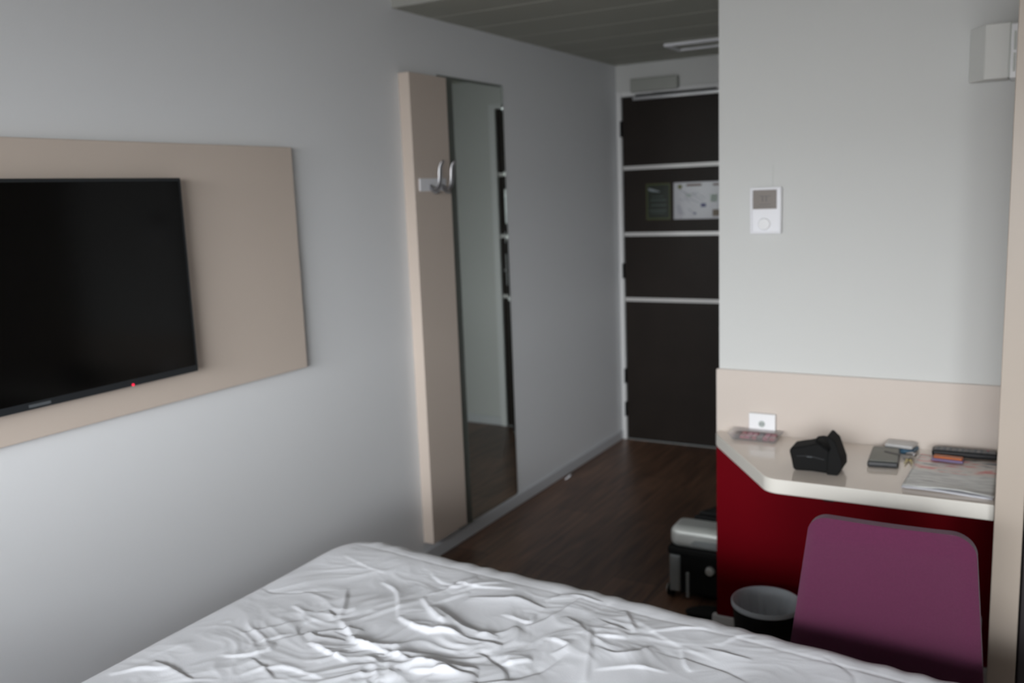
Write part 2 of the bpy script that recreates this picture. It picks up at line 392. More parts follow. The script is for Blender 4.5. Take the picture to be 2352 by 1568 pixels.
# ------------------------------------------------------------------ desk
SX0, SX1, SY = 2.087, 2.146, 2.295
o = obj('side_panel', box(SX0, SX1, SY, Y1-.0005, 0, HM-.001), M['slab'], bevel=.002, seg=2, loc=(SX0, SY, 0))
tag(o, 'full-height greige upright panel closing the right end of the desk', 'panel')
DZ = .73
def arc(cx, cy, r, a0, a1, n=8): return [(cx+r*math.cos(math.radians(a0+(a1-a0)*i/n)), cy+r*math.sin(math.radians(a0+(a1-a0)*i/n))) for i in range(n+1)]
dk = thing('desk', 'cream wall-mounted desk with a cut corner and dark red back panel', 'desk', (1.65, 2.6, 0))
pts = [(1.288, Y1-.014), (1.288, 2.752), (1.300, 2.728)]
ctr = (1.585, 2.415)
pts += arc(ctr[0]-.005, ctr[1], .06, 213, 270, 8) + [(SX0-.0015, 2.356), (SX0-.0015, Y1-.014)]
bm_ = prism(pts, DZ-.040, DZ)
for f in bm_.faces: f.material_index = 0 if abs(f.normal.z) > .5 or f.calc_center_median().z > DZ-.001 else 1
bm_.normal_update()
for f in bm_.faces: f.material_index = 0 if f.calc_center_median().z > DZ-.0005 else 1
obj('desktop', bm_, [M['desk'], M['edge']], dk, bevel=.003, seg=3)
obj('back_panel', box(X1-.004, SX0-.001, Y1-.0179, Y1-.0005, .101, DZ-.041), M['red'], dk)
b = bmesh.new(); bx(b, 1.62, 1.65, 2.50, Y1-.02, DZ-.075, DZ-.041); bx(b, 1.62, 1.65, Y1-.05, Y1-.02, .55, DZ-.075)
obj('bracket', b, M['black'], dk)
bs = obj('desk_backsplash', box(1.279, SX0-.001, Y1-.0135, Y1-.0005, DZ-.0395, .930), M['cream'], bevel=.0015, seg=2, loc=(1.7, Y1, DZ))
tag(bs, 'low cream splash panel on the wall along the back of the desk', 'wall panel')

# thermostat
th = thing('thermostat', 'white wall thermostat with a grey-brown display above the desk', 'thermostat', (1.433, Y1, 1.42))
yt = Y1-.0005
obj('housing', box(1.387, 1.479, yt-.016, yt, 1.356, 1.494), M['plastic'], th, bevel=.004)
obj('frame', (lambda b: (bx(b, 1.387, 1.479, yt-.022, yt-.014, 1.488, 1.494), bx(b, 1.387, 1.479, yt-.022, yt-.014, 1.356, 1.362), bx(b, 1.387, 1.393, yt-.022, yt-.014, 1.362, 1.488), bx(b, 1.473, 1.479, yt-.022, yt-.014, 1.362, 1.488), b)[-1])(bmesh.new()), M['plastic'], th, bevel=.0015)
obj('display', box(1.395, 1.4655, yt-.0185, yt-.015, 1.430, 1.4865), M['lcd'], th)
b = bmesh.new()
for (x0, x1, z0, z1) in ((1.415, 1.447, 1.467, 1.469), (1.422, 1.426, 1.452, 1.467), (1.433, 1.437, 1.452, 1.467), (1.415, 1.447, 1.443, 1.445), (1.405, 1.455, 1.436, 1.4375)): bx(b, x0, x1, yt-.0192, yt-.0182, z0, z1)
obj('display_marks', b, M['lcdt'], th)
bm_ = cyl((1.429, yt-.014, 1.385), (1.429, yt-.024, 1.385), .019, .017, n=32)
obj('dial', bm_, M['plasticl'], th, bevel=.003)
obj('cable_cover', box(1.449, 1.4505, yt-.002, yt, 1.494, 1.56), M['wall'], th)

# wall box at upper right
wb = thing('wall_unit', 'white box-shaped wall unit with a slotted bright edge high beside the upright panel', 'wall unit', (2.03, Y1, 1.8))
zb0, zb1 = 1.748, 1.886
obj('unit_body', prism([(1.966, Y1-.0005), (2.006, Y1-.075), (2.062, Y1-.078), (2.062, Y1-.0005)], zb0, zb1), M['unit'], wb, bevel=.003)
obj('front_lip', box(2.0615, 2.0655, Y1-.076, Y1-.0005, zb0+.001, zb1-.001), M['closer'], wb)
bm_ = prism([(2.065, Y1-.086), (2.0855, Y1-.086), (2.0855, Y1-.0005), (2.065, Y1-.0005)], zb0-.002, zb1-.006)
ep = obj('end_plate', bm_, M['plasticl'], wb, bevel=.002)
for z in (1.762, 1.815):
    obj('slot', box(2.0715, 2.0765, Y1-.0875, Y1-.0855, z, z+.046), M['closer'], ep)

# socket
so = thing('power_socket', 'square white wall socket low on the cream splash panel', 'socket', (1.433, Y1, .77))
ys_ = Y1-.0145
obj('socket_plate', box(1.388, 1.470, ys_-.018, ys_, .742, .800), M['plasticl'], so, bevel=.003)
obj('socket_well', cyl((1.429, ys_-.0188, .768), (1.429, ys_-.0175, .768), .010), M['greyhole'], so)
for dx in (-.004, .004): obj('pin_hole', cyl((1.429+dx, ys_-.0193, .768), (1.429+dx, ys_-.0187, .768), .0018, n=10), M['hole'], so)

# clear tray with foil sachets
tx0, tx1, ty0, ty1 = 1.345, 1.497, 2.69, 2.764
tr = bmesh.new(); bx(tr, tx0+.012, tx1-.012, ty0+.008, ty1-.008, DZ+.0005, DZ+.003)
def wall_q(bm, a, b_, c, d):
    v = [bm.verts.new(p) for p in (a, b_, c, d)]; bm.faces.new(v)
z0, z1 = DZ+.002, DZ+.022
I = [(tx0+.012, ty0+.008), (tx1-.012, ty0+.008), (tx1-.012, ty1-.008), (tx0+.012, ty1-.008)]
O_ = [(tx0, ty0), (tx1, ty0), (tx1, ty1), (tx0, ty1)]
for i in range(4):
    j = (i+1) % 4
    th_ = .0015
    def sh(p, k): return (p[0]+(-k if p[0] < 1.42 else k), p[1]+(-k if p[1] < 2.73 else k))
    a, b_, c, d = I[i], I[j], O_[j], O_[i]
    vs = [tr.verts.new((*a, z0)), tr.verts.new((*b_, z0)), tr.verts.new((*c, z1)), tr.verts.new((*d, z1)), tr.verts.new((*sh(a, th_), z0)), tr.verts.new((*sh(b_, th_), z0)), tr.verts.new((*sh(c, th_), z1)), tr.verts.new((*sh(d, th_), z1))]
    for f in ((0, 1, 2, 3), (4, 5, 6, 7), (0, 1, 5, 4), (1, 2, 6, 5), (2, 3, 7, 6), (3, 0, 4, 7)): tr.faces.new([vs[k] for k in f])
o = obj('plastic_tray', tr, M['acrylic'], loc=(1.42, 2.73, DZ))
tag(o, 'small clear plastic tray on the desk under the wall socket', 'tray')
cols = ['greyf', 'redf', 'pink', 'redf', 'greyf', 'pink', 'redf']
names = ['leftmost dark foil sachet', 'second foil sachet from the left, dark red', 'third foil sachet from the left, pink', 'middle foil sachet, dark red', 'fifth foil sachet from the left, grey', 'second foil sachet from the right, pink', 'rightmost foil sachet, dark red']
for k in range(7):
    x = 1.366+.0180*k
    bm_ = box(-.0078, .0078, -.024, .024, 0, .011)
    bmesh.ops.rotate(bm_, verts=bm_.verts, cent=(0, 0, 0), matrix=Matrix.Rotation(random.uniform(-.05, .05), 3, 'Z'))
    bmesh.ops.translate(bm_, verts=bm_.verts, vec=(x, 2.727, DZ+.0035))
    o = obj('foil_sachet', bm_, M[cols[k]], loc=(x, 2.727, DZ+.0035), bevel=.002, seg=2)
    tag(o, names[k]+' in the clear tray', 'sachet', 'foil sachets in the clear tray')

# camera pouch
bg = thing('camera_pouch', 'black padded camera pouch with a standing strap on the desk', 'bag', (1.655, 2.49, DZ))
pb = [(1.596, .0), (1.590, .030), (1.583, .058), (1.590, .063), (1.608, .068), (1.626, .072), (1.645, .078), (1.664, .083), (1.674, .074), (1.690, .064), (1.695, .03), (1.690, .001), (1.645, .003)]
obj('pouch_body', prism_ax([(x, DZ+max(z, .0008)) for x, z in pb], 2.447, 2.530, 'y'), M['bagblack'], bg, bevel=.009, seg=4)
pf = [(1.684, .0012), (1.686, .06), (1.693, .074), (1.686, .092), (1.683, .108), (1.690, .107), (1.706, .092), (1.716, .064), (1.724, .041), (1.725, .022), (1.713, .0012)]
obj('side_flap', prism_ax([(x, DZ+z) for x, z in pf], 2.440, 2.515, 'y'), M['bagblack'], bg, bevel=.005, seg=3)
path = smoothpath([(1.655, 2.478, DZ+.091), (1.668, 2.478, DZ+.094), (1.680, 2.478, DZ+.092), (1.693, 2.478, DZ+.088)], 8)
obj('strap', sweep(path, .010, .0035, n=10, up=(.1, 0, 1)), M['rubber'], bg, smooth=True)
path = smoothpath([(1.657, 2.478, DZ+.093), (1.651, 2.478, DZ+.085), (1.652, 2.478, DZ+.072)], 8)
obj('strap', sweep(path, .010, .003, n=10, up=(1, 0, .1)), M['rubber'], bg, smooth=True)
obj('zip', sweep(smoothpath([(1.605, 2.4462, DZ+.043), (1.640, 2.4462, DZ+.046), (1.680, 2.4462, DZ+.040)], 8), .0014, n=8), M['walletd'], bg, smooth=True)
obj('logo_stitch', box(1.632, 1.646, 2.4458, 2.4475, DZ+.043, DZ+.0455), M['smudge'], bg)

# wallet, blue box, keys, remote, snack, newspaper
wt = thing('wallet', 'grey-olive wallet lying flat on the desk right of the black pouch', 'wallet', (1.80, 2.63, DZ))
A = [(1.770, 2.555), (1.848, 2.566), (1.836, 2.712), (1.762, 2.712)]
obj('wallet_body', prism(A, DZ+.0005, DZ+.017), M['walletd'], wt, bevel=.005, seg=3)
A2 = [(1.774, 2.560), (1.844, 2.570), (1.833, 2.707), (1.766, 2.707)]
cv = obj('cover', prism(A2, DZ+.0168, DZ+.0195), M['wallet'], wt, bevel=.001, seg=2)
obj('strap', prism([(1.800, 2.655), (1.842, 2.632), (1.845, 2.646), (1.801, 2.668)], DZ+.0193, DZ+.0205), M['walletd'], cv)
bl = thing('pocket_case', 'flat case with a pale top and dark blue edge against the splash panel', 'case', (1.83, 2.75, DZ))
A = [(1.790, 2.722), (1.868, 2.714), (1.879, 2.772), (1.793, 2.778)]
obj('case_base', prism(A, DZ+.0005, DZ+.014), M['blue'], bl, bevel=.004, seg=3)
obj('case_lid', prism([(1.792, 2.725), (1.866, 2.717), (1.876, 2.770), (1.795, 2.776)], DZ+.0145, DZ+.026), M['pale'], bl, bevel=.005, seg=3)
ky = thing('key_bunch', 'small bunch of keys with a shiny fob beside the wallet', 'keys', (1.865, 2.66, DZ))
obj('key_ring', sweep([Vector((1.862+.012*math.cos(t), 2.665+.012*math.sin(t), DZ+.003)) for t in [2*PI*i/24 for i in range(25)]], .0012, n=8), M['chrome'], ky, smooth=True)
obj('fob', sweep(smoothpath([(1.855, 2.695, DZ+.008), (1.866, 2.688, DZ+.013), (1.878, 2.682, DZ+.010)], 6), .008, .004, n=12), M['chrome'], ky, smooth=True)
for (x0, y0, x1, y1) in ((1.862, 2.652, 1.858, 2.612), (1.868, 2.653, 1.876, 2.615)):
    d = Vector((x1-x0, y1-y0)).normalized(); n_ = Vector((-d.y, d.x))
    bow = [(x0+.007*math.cos(t), y0+.007*math.sin(t)) for t in [2*PI*i/14 for i in range(14)]]
    k_ = obj('key', prism(bow, DZ+.0035, DZ+.006), M['brass'], ky)
    q = [(x0+n_.x*.003+d.x*.005, y0+n_.y*.003+d.y*.005), (x1+n_.x*.003, y1+n_.y*.003), (x1-n_.x*.001, y1-n_.y*.001), (x0-n_.x*.003+d.x*.005, y0-n_.y*.003+d.y*.005)]
    obj('key_blade', prism(q, DZ+.0038, DZ+.0056), M['brass'], k_)
# newspaper: folded, slightly sprung
nw = thing('newspaper', 'folded newspaper with pinkish photos lying at the right end of the desk', 'newspaper', (1.978, 2.53, DZ))
def sheet(dz, x0, x1, y0, y1, lift, th=.0012, skew=.012):
    bm = bmesh.new(); nx, ny = 24, 24; g = {}
    for s in (0, 1):
        for i in range(nx+1):
            for j in range(ny+1):
                u, v = i/nx, j/ny
                x = x0+(x1-x0)*u+skew*v*(1-u); y = y0+(y1-y0)*v-.012*(u-.5)
                z = DZ+dz+lift*math.exp(-((v)/.12)**2)*(.35+.65*max(0, math.sin(PI*(u*1.35-.35))))+.0015*math.sin(5*u+3*v)+s*th
                g[s, i, j] = bm.verts.new((x, y, z))
    for s in (0, 1):
        for i in range(nx):
            for j in range(ny): bm.faces.new((g[s, i, j], g[s, i+1, j], g[s, i+1, j+1], g[s, i, j+1]))
    for i in range(nx):
        for j in (0, ny): bm.faces.new((g[0, i, j], g[0, i+1, j], g[1, i+1, j], g[1, i, j]))
    for j in range(ny):
        for i in (0, nx): bm.faces.new((g[0, i, j], g[0, i, j+1], g[1, i, j+1], g[1, i, j]))
    return bm
obj('lower_pages', sheet(.0022, 1.875, 2.080, 2.395, 2.700, 0, .004), M['card'], nw, smooth=True)
obj('front_page', sheet(.0085, 1.877, 2.083, 2.385, 2.700, .008), M['paper'], nw, smooth=True)
sn = thing('snack_bar', 'orange and violet wrapped snack bar on top of the newspaper', 'snack', (1.96, 2.67, DZ+.011))
obj('wrapper', rotbox(1.962, 2.652, DZ+.0125, DZ+.0195, .078, .030, -.06), M['violet'], sn, bevel=.002)
obj('label_top', rotbox(1.963, 2.655, DZ+.0192, DZ+.0245, .072, .024, -.06), M['orange'], sn, bevel=.002)
rc = thing('remote_control', 'black television remote control across the back of the newspaper', 'remote control', (1.995, 2.71, DZ+.011))
def rbx(a, b_, z0, z1, w): # oriented box between two points
    a = Vector(a); b_ = Vector(b_); d = (b_-a); L = d.length; ang = math.atan2(d.y, d.x); c = (a+b_)/2
    return rotbox(c.x, c.y, z0, z1, L, w, ang)
RA, RB = (1.918, 2.706), (2.080, 2.714)
obj('remote_body', rbx(RA, RB, DZ+.0125, DZ+.0305, .044), M['black'], rc, bevel=.006, seg=3)
rt = obj('keypad', rbx((1.924, 2.7065), (2.074, 2.7135), DZ+.0302, DZ+.0315, .036), M['bezel'], rc)
for i in range(9):
    for j in (-1, 0, 1):
        x = 1.934+.0152*i; y = 2.707+.00045*i*1.0+j*.011
        m_ = M['redf'] if (i == 8 and j == 1) else M['smudge']
        obj('button', cyl((x, y, DZ+.0312), (x, y, DZ+.033), .0034, n=12), m_, rt)

# ------------------------------------------------------------------ chair
ch = thing('desk_chair', 'purple upholstered chair pushed up to the desk', 'chair', (1.90, 2.2, 0))
def backrest():
    bm = bmesh.new(); nx, nz = 28, 34; g = {}
    zb, zt = .44, .808
    for s in (0, 1):
        for i in range(nx+1):
            for j in range(nz+1):
                u, v = i/nx*2-1, 1-(1-j/nz)**1.9
                xl = 1.692+(1.752-1.692)*v; xr = 2.090+(2.066-2.090)*v
                # rounded upper corners
                ins = 0; rr = .034 if u < 0 else .044; dz = (1-v)*(zt-zb)
                if dz < rr: ins = rr-math.sqrt(max(0, rr*rr-(rr-dz)**2))
                x = (xl+ins)+(xr-xl-2*ins)*(u+1)/2
                edge = min(1, (1-abs(u))*6)*min(1, (1-v)*7+.0); edge = max(edge, 0)
                th = .012+.012*math.sqrt(edge)
                yc = 1.998-.085*v+.022*(1-u*u)*1.0
                z = zb+(zt-zb)*v - .010*(1-u*u)*(v**6)
                g[s, i, j] = bm.verts.new((x, yc+(-th if s == 0 else th), z))
    for s in (0, 1):
        for i in range(nx):
            for j in range(nz): bm.faces.new((g[s, i, j], g[s, i+1, j], g[s, i+1, j+1], g[s, i, j+1]))
    for i in range(nx):
        for j in (0, nz): bm.faces.new((g[0, i, j], g[0, i+1, j], g[1, i+1, j], g[1, i, j]))
    for j in range(nz):
        for i in (0, nx): bm.faces.new((g[0, i, j], g[0, i, j+1], g[1, i, j+1], g[1, i, j]))
    return bm
obj('backrest', backrest(), M['purple'], ch, bevel=.006, seg=3)
bm_ = prism([(1.700, 2.00), (2.078, 2.00), (2.070, 2.36), (2.045, 2.40), (1.740, 2.40), (1.712, 2.36)], .405, .455)
obj('seat', bm_, M['purple'], ch, bevel=.018, seg=4)
b = bmesh.new(); bx(b, 1.73, 2.05, 2.03, 2.37, .385, .404)
obj('seat_frame', b, M['black'], ch)
for (x, y, xx, yy) in ((1.735, 2.04, 1.715, 2.00), (2.045, 2.04, 2.060, 2.00), (1.735, 2.35, 1.72, 2.375), (2.045, 2.35, 2.055, 2.375)):
    obj('leg', cyl((x, y, .39), (xx, yy, 0), .011, .010, n=16), M['alu'], ch, smooth=False)

# ------------------------------------------------------------------ waste bin
bn = thing('waste_bin', 'small round black waste bin under the desk with a grey liner', 'bin', (1.505, 2.53, 0))
cx, cy = 1.505, 2.535
obj('bin_body', lathe(cx, cy, [(.001, .002), (.078, .0), (.080, .004), (.096, .288), (.099, .292), (.0995, .292), (.0975, .292), (.0775, .01), (.001, .008)], 48), M['rubber'], bn, smooth=False)
random.seed(3)
ph = [random.uniform(0, 6.28) for _ in range(6)]
def wob(a, k): return 1+(-.02 if k > 3 else 0)+2.2*(.035*abs(math.sin(4.5*a+ph[0]+k*.35))**.5*-1+.022*math.sin(11*a+ph[1]-k*.3)+.014*math.sin(23*a+ph[2]+k*.25))*(min(1, (k-3)/4) if 3 < k else 0)
obj('bin_liner', lathe(cx, cy, [(.1005, .286), (.1010, .297), (.0990, .300), (.0950, .298), (.0905, .275), (.086, .25), (.082, .22), (.079, .19), (.076, .16), (.072, .13), (.06, .105), (.03, .10), (.001, .10)], 144, wob=wob), M['liner'], bn, smooth=True)

# ------------------------------------------------------------------ suitcase, bag, shoe behind the corner
su = thing('suitcase', 'silver and black hard suitcase lying on the floor behind the red desk end', 'suitcase', (1.14, 3.25, 0))
x0, x1, y0, y1 = 1.018, 1.262, 3.035, 3.165
obj('case_base', box(x0+.008, x1-.004, y0+.012, y1, .022, .178), M['bagblack'], su, bevel=.014, seg=3)
obj('seam_band', box(x0-.002, x1, y0+.0, y1+.003, .174, .204), M['rubber'], su, bevel=.008, seg=3)
ld = obj('case_lid', box(x0+.004, x1-.002, y0+.004, y1, .200, .282), M['silver'], su, bevel=.030, seg=6)
obj('lid_recess', prism_ax([(1.105, .226), (1.12, .238), (1.16, .241), (1.25, .241), (1.25, .218), (1.14, .218), (1.115, .220)], y0+.0015, y0+.02, 'y'), M['silverd'], ld, bevel=.001)
for x in (x0+.004,): obj('corner_guard', box(x, x+.042, y0+.004, y0+.06, .028, .172), M['silverd'], su, bevel=.008, seg=3)
obj('guard_strip', box(x0+.066, x0+.080, y0+.006, y0+.03, .012, .110), M['silverd'], su, bevel=.004)
obj('corner_guard', box(x1-.046, x1-.006, y0+.004, y0+.06, .028, .172), M['silverd'], su, bevel=.008, seg=3)
obj('latch', cyl((1.176, y0+.012, .130), (1.176, y0-.004, .130), .018, .015), M['silver'], su, bevel=.003)
for (x, y) in ((x0+.001, y0+.03), (x1-.02, y0+.03), (x0+.001, y1-.03), (x1-.02, y1-.03)):
    w_ = obj('wheel', cyl((x-.008, y, .0235), (x+.012, y, .0235), .023), M['rubber'], su)
    obj('wheel_cover', cyl((x-.011, y, .0265), (x-.0075, y, .0265), .0185), M['silver'], w_)
bb = thing('soft_bag', 'black soft bag standing on the floor behind the silver suitcase', 'bag', (1.15, 3.3, 0))
def blob(cx, cy, rx, ry, h, seed):
    bm = bmesh.new(); bmesh.ops.create_icosphere(bm, subdivisions=4, radius=1)
    rnd = random.Random(seed)
    for v in bm.verts:
        c = v.co.copy(); sgn = lambda a: (1 if a > 0 else -1)*abs(a)**.6
        n = 1+.05*math.sin(4*c.x+rnd.random()*.1)+.04*math.sin(7*c.y+3*c.z)
        v.co = Vector((cx+sgn(c.x)*rx*n, cy+sgn(c.y)*ry*n, h/2+sgn(c.z)*h/2*min(n, 1)))
    return bm
pts = [(1.070, 3.172), (1.262, 3.172), (1.266, 3.50), (1.215, 3.52), (1.165, 3.36)]
obj('bag_body', prism(pts, .0, .286), M['bagblack'], bb, bevel=.010, seg=4)
obj('bag_flap', prism([(1.085, 3.19), (1.250, 3.19), (1.252, 3.36), (1.178, 3.36)], .284, .296), M['rubber'], bb, bevel=.007, seg=3)
sh = thing('shoe', 'toe of a black shoe on the floor just beyond the bed edge', 'shoe', (1.163, 2.90, 0))
bm_ = bmesh.new(); bmesh.ops.create_uvsphere(bm_, u_segments=32, v_segments=18, radius=1)
for v in bm_.verts:
    c = v.co.copy(); t = (c.x+1)/2
    v.co = Vector((1.215-.085*c.x*1.0, 2.90+.034*c.y*(1-.15*t)+.0*c.x, max(.010, .012+.040*(c.z*.5+.5)*(1+.6*(1-t)))))
obj('upper', bm_, M['rubber'], sh, smooth=True)
pts = [(1.215+.087*math.cos(t), 2.90+.036*math.sin(t)) for t in [2*PI*i/28 for i in range(28)]]
obj('sole', prism(pts, .0, .011), M['black'], sh)

# dark wardrobe right of the panel
wd = thing('wardrobe', 'dark wardrobe front just visible right of the upright panel', 'wardrobe', (2.6, 2.5, 0))
obj('carcass', box(SX1+.002, 3.1, 2.36, Y1-.001, 0, HM-.06), M['wardrobe'], wd)
for xa, xb in ((SX1+.004, 2.62), (2.624, 3.098)):
    d_ = obj('door', box(xa, xb, 2.338, 2.359, .05, HM-.10), M['wardrobe'], wd, bevel=.002)
    xh = 2.58 if xb < 2.7 else 2.66
    obj('handle', box(xh-.006, xh+.006, 2.315, 2.3375, 1.0, 1.2), M['alu'], d_, bevel=.003)

# ------------------------------------------------------------------ bed
bd = thing('bed', 'double bed under a rumpled white duvet in the foreground', 'bed', (1.4, .8, 0))
BX0, BX1, BY0, ZT = .502, 2.30, -.35, .600
obj('bed_base', box(BX0+.10, BX1-.06, BY0, 1.68, .10, .32), M['bedbase'], bd, bevel=.01)
obj('mattress', box(BX0+.075, BX1-.05, BY0, 1.70, .321, .535), M['mattress'], bd, bevel=.03)
for x in (BX0+.16, BX1-.12):
    for y in (BY0+.06, 1.60): obj('leg', cyl((x, y, 0), (x, y, .105), .025), M['black'], bd)
obj('headboard', box(BX0, BX1, BY0-.045, BY0-.002, .1, 1.0), M['beige'], bd, bevel=.004)
FOLDS = [[(0.763, 1.559), (0.82, 1.483), (0.861, 1.417)],
 [(0.861, 1.417), (0.924, 1.376), (0.967, 1.346), (1.009, 1.35), (1.076, 1.343), (1.148, 1.332)],
 [(0.833, 1.342), (0.887, 1.325), (0.939, 1.341)],
 [(0.874, 1.302), (0.943, 1.287), (1.0, 1.283)],
 [(0.97, 1.486), (1.034, 1.462), (1.103, 1.46), (1.186, 1.466)],
 [(0.96, 1.588), (1.036, 1.526), (1.108, 1.48)],
 [(0.815, 1.626), (0.891, 1.586), (0.98, 1.473)],
 [(0.739, 1.19), (0.784, 1.204), (0.818, 1.243), (0.802, 1.285)],
 [(0.637, 1.11), (0.71, 1.1), (0.769, 1.092)],
 [(0.803, 1.205), (0.876, 1.179), (0.91, 1.164)],
 [(1.081, 1.337), (1.128, 1.33), (1.202, 1.343), (1.248, 1.365)],
 [(1.125, 1.306), (1.178, 1.317), (1.228, 1.334)],
 [(1.085, 1.248), (1.109, 1.27), (1.109, 1.299)],
 [(0.96, 1.608), (0.981, 1.628), (1.004, 1.691), (1.022, 1.732)],
 [(1.003, 1.568), (1.023, 1.617), (1.044, 1.657)],
 [(0.801, 1.445), (0.85, 1.412)],
 [(0.713, 1.433), (0.779, 1.406)],
 [(0.711, 1.275), (0.757, 1.332), (0.786, 1.382)],
 [(0.774, 1.263), (0.814, 1.324)],
 [(0.597, 1.039), (0.634, 1.079), (0.698, 1.102)],
 [(0.841, 1.149), (0.885, 1.199), (0.935, 1.208), (1.008, 1.211)],
 [(1.054, 1.63), (1.135, 1.649), (1.169, 1.665), (1.239, 1.652)],
 [(1.017, 1.557), (1.09, 1.513), (1.147, 1.49), (1.218, 1.492)],
 [(1.174, 1.479), (1.214, 1.513), (1.228, 1.552)],
 [(1.223, 1.69), (1.266, 1.738), (1.341, 1.736)],
 [(1.244, 1.56), (1.274, 1.624), (1.297, 1.743)],
 [(1.367, 1.61), (1.402, 1.541), (1.446, 1.422)],
 [(1.302, 1.539), (1.363, 1.522), (1.345, 1.484)],
 [(1.394, 1.583), (1.455, 1.604)],
 [(1.408, 1.544), (1.46, 1.532), (1.493, 1.554), (1.51, 1.6)],
 [(1.403, 1.72), (1.434, 1.674), (1.46, 1.637)],
 [(1.079, 1.466), (1.17, 1.453), (1.242, 1.465)],
 [(1.213, 1.429), (1.287, 1.4), (1.32, 1.361)],
 [(1.266, 1.41), (1.319, 1.45)],
 [(1.175, 1.325), (1.22, 1.326), (1.257, 1.344)],
 [(1.564, 1.625), (1.591, 1.566), (1.61, 1.54)],
 [(1.602, 1.635), (1.653, 1.631), (1.702, 1.632)],
 [(0.959, 1.655), (1.011, 1.669), (1.016, 1.743)],
 [(1.013, 1.631), (1.042, 1.693), (1.086, 1.734)],
 [(1.475, 1.645), (1.545, 1.701), (1.593, 1.716)],
 [(1.3, 1.636), (1.345, 1.608), (1.373, 1.581)],
 [(1.443, 1.467), (1.512, 1.507), (1.575, 1.517)],
 [(1.629, 1.656), (1.649, 1.703), (1.688, 1.745)],
 [(1.168, 1.592), (1.239, 1.583), (1.234, 1.623)],
 [(1.361, 1.657), (1.417, 1.633), (1.45, 1.633)]]
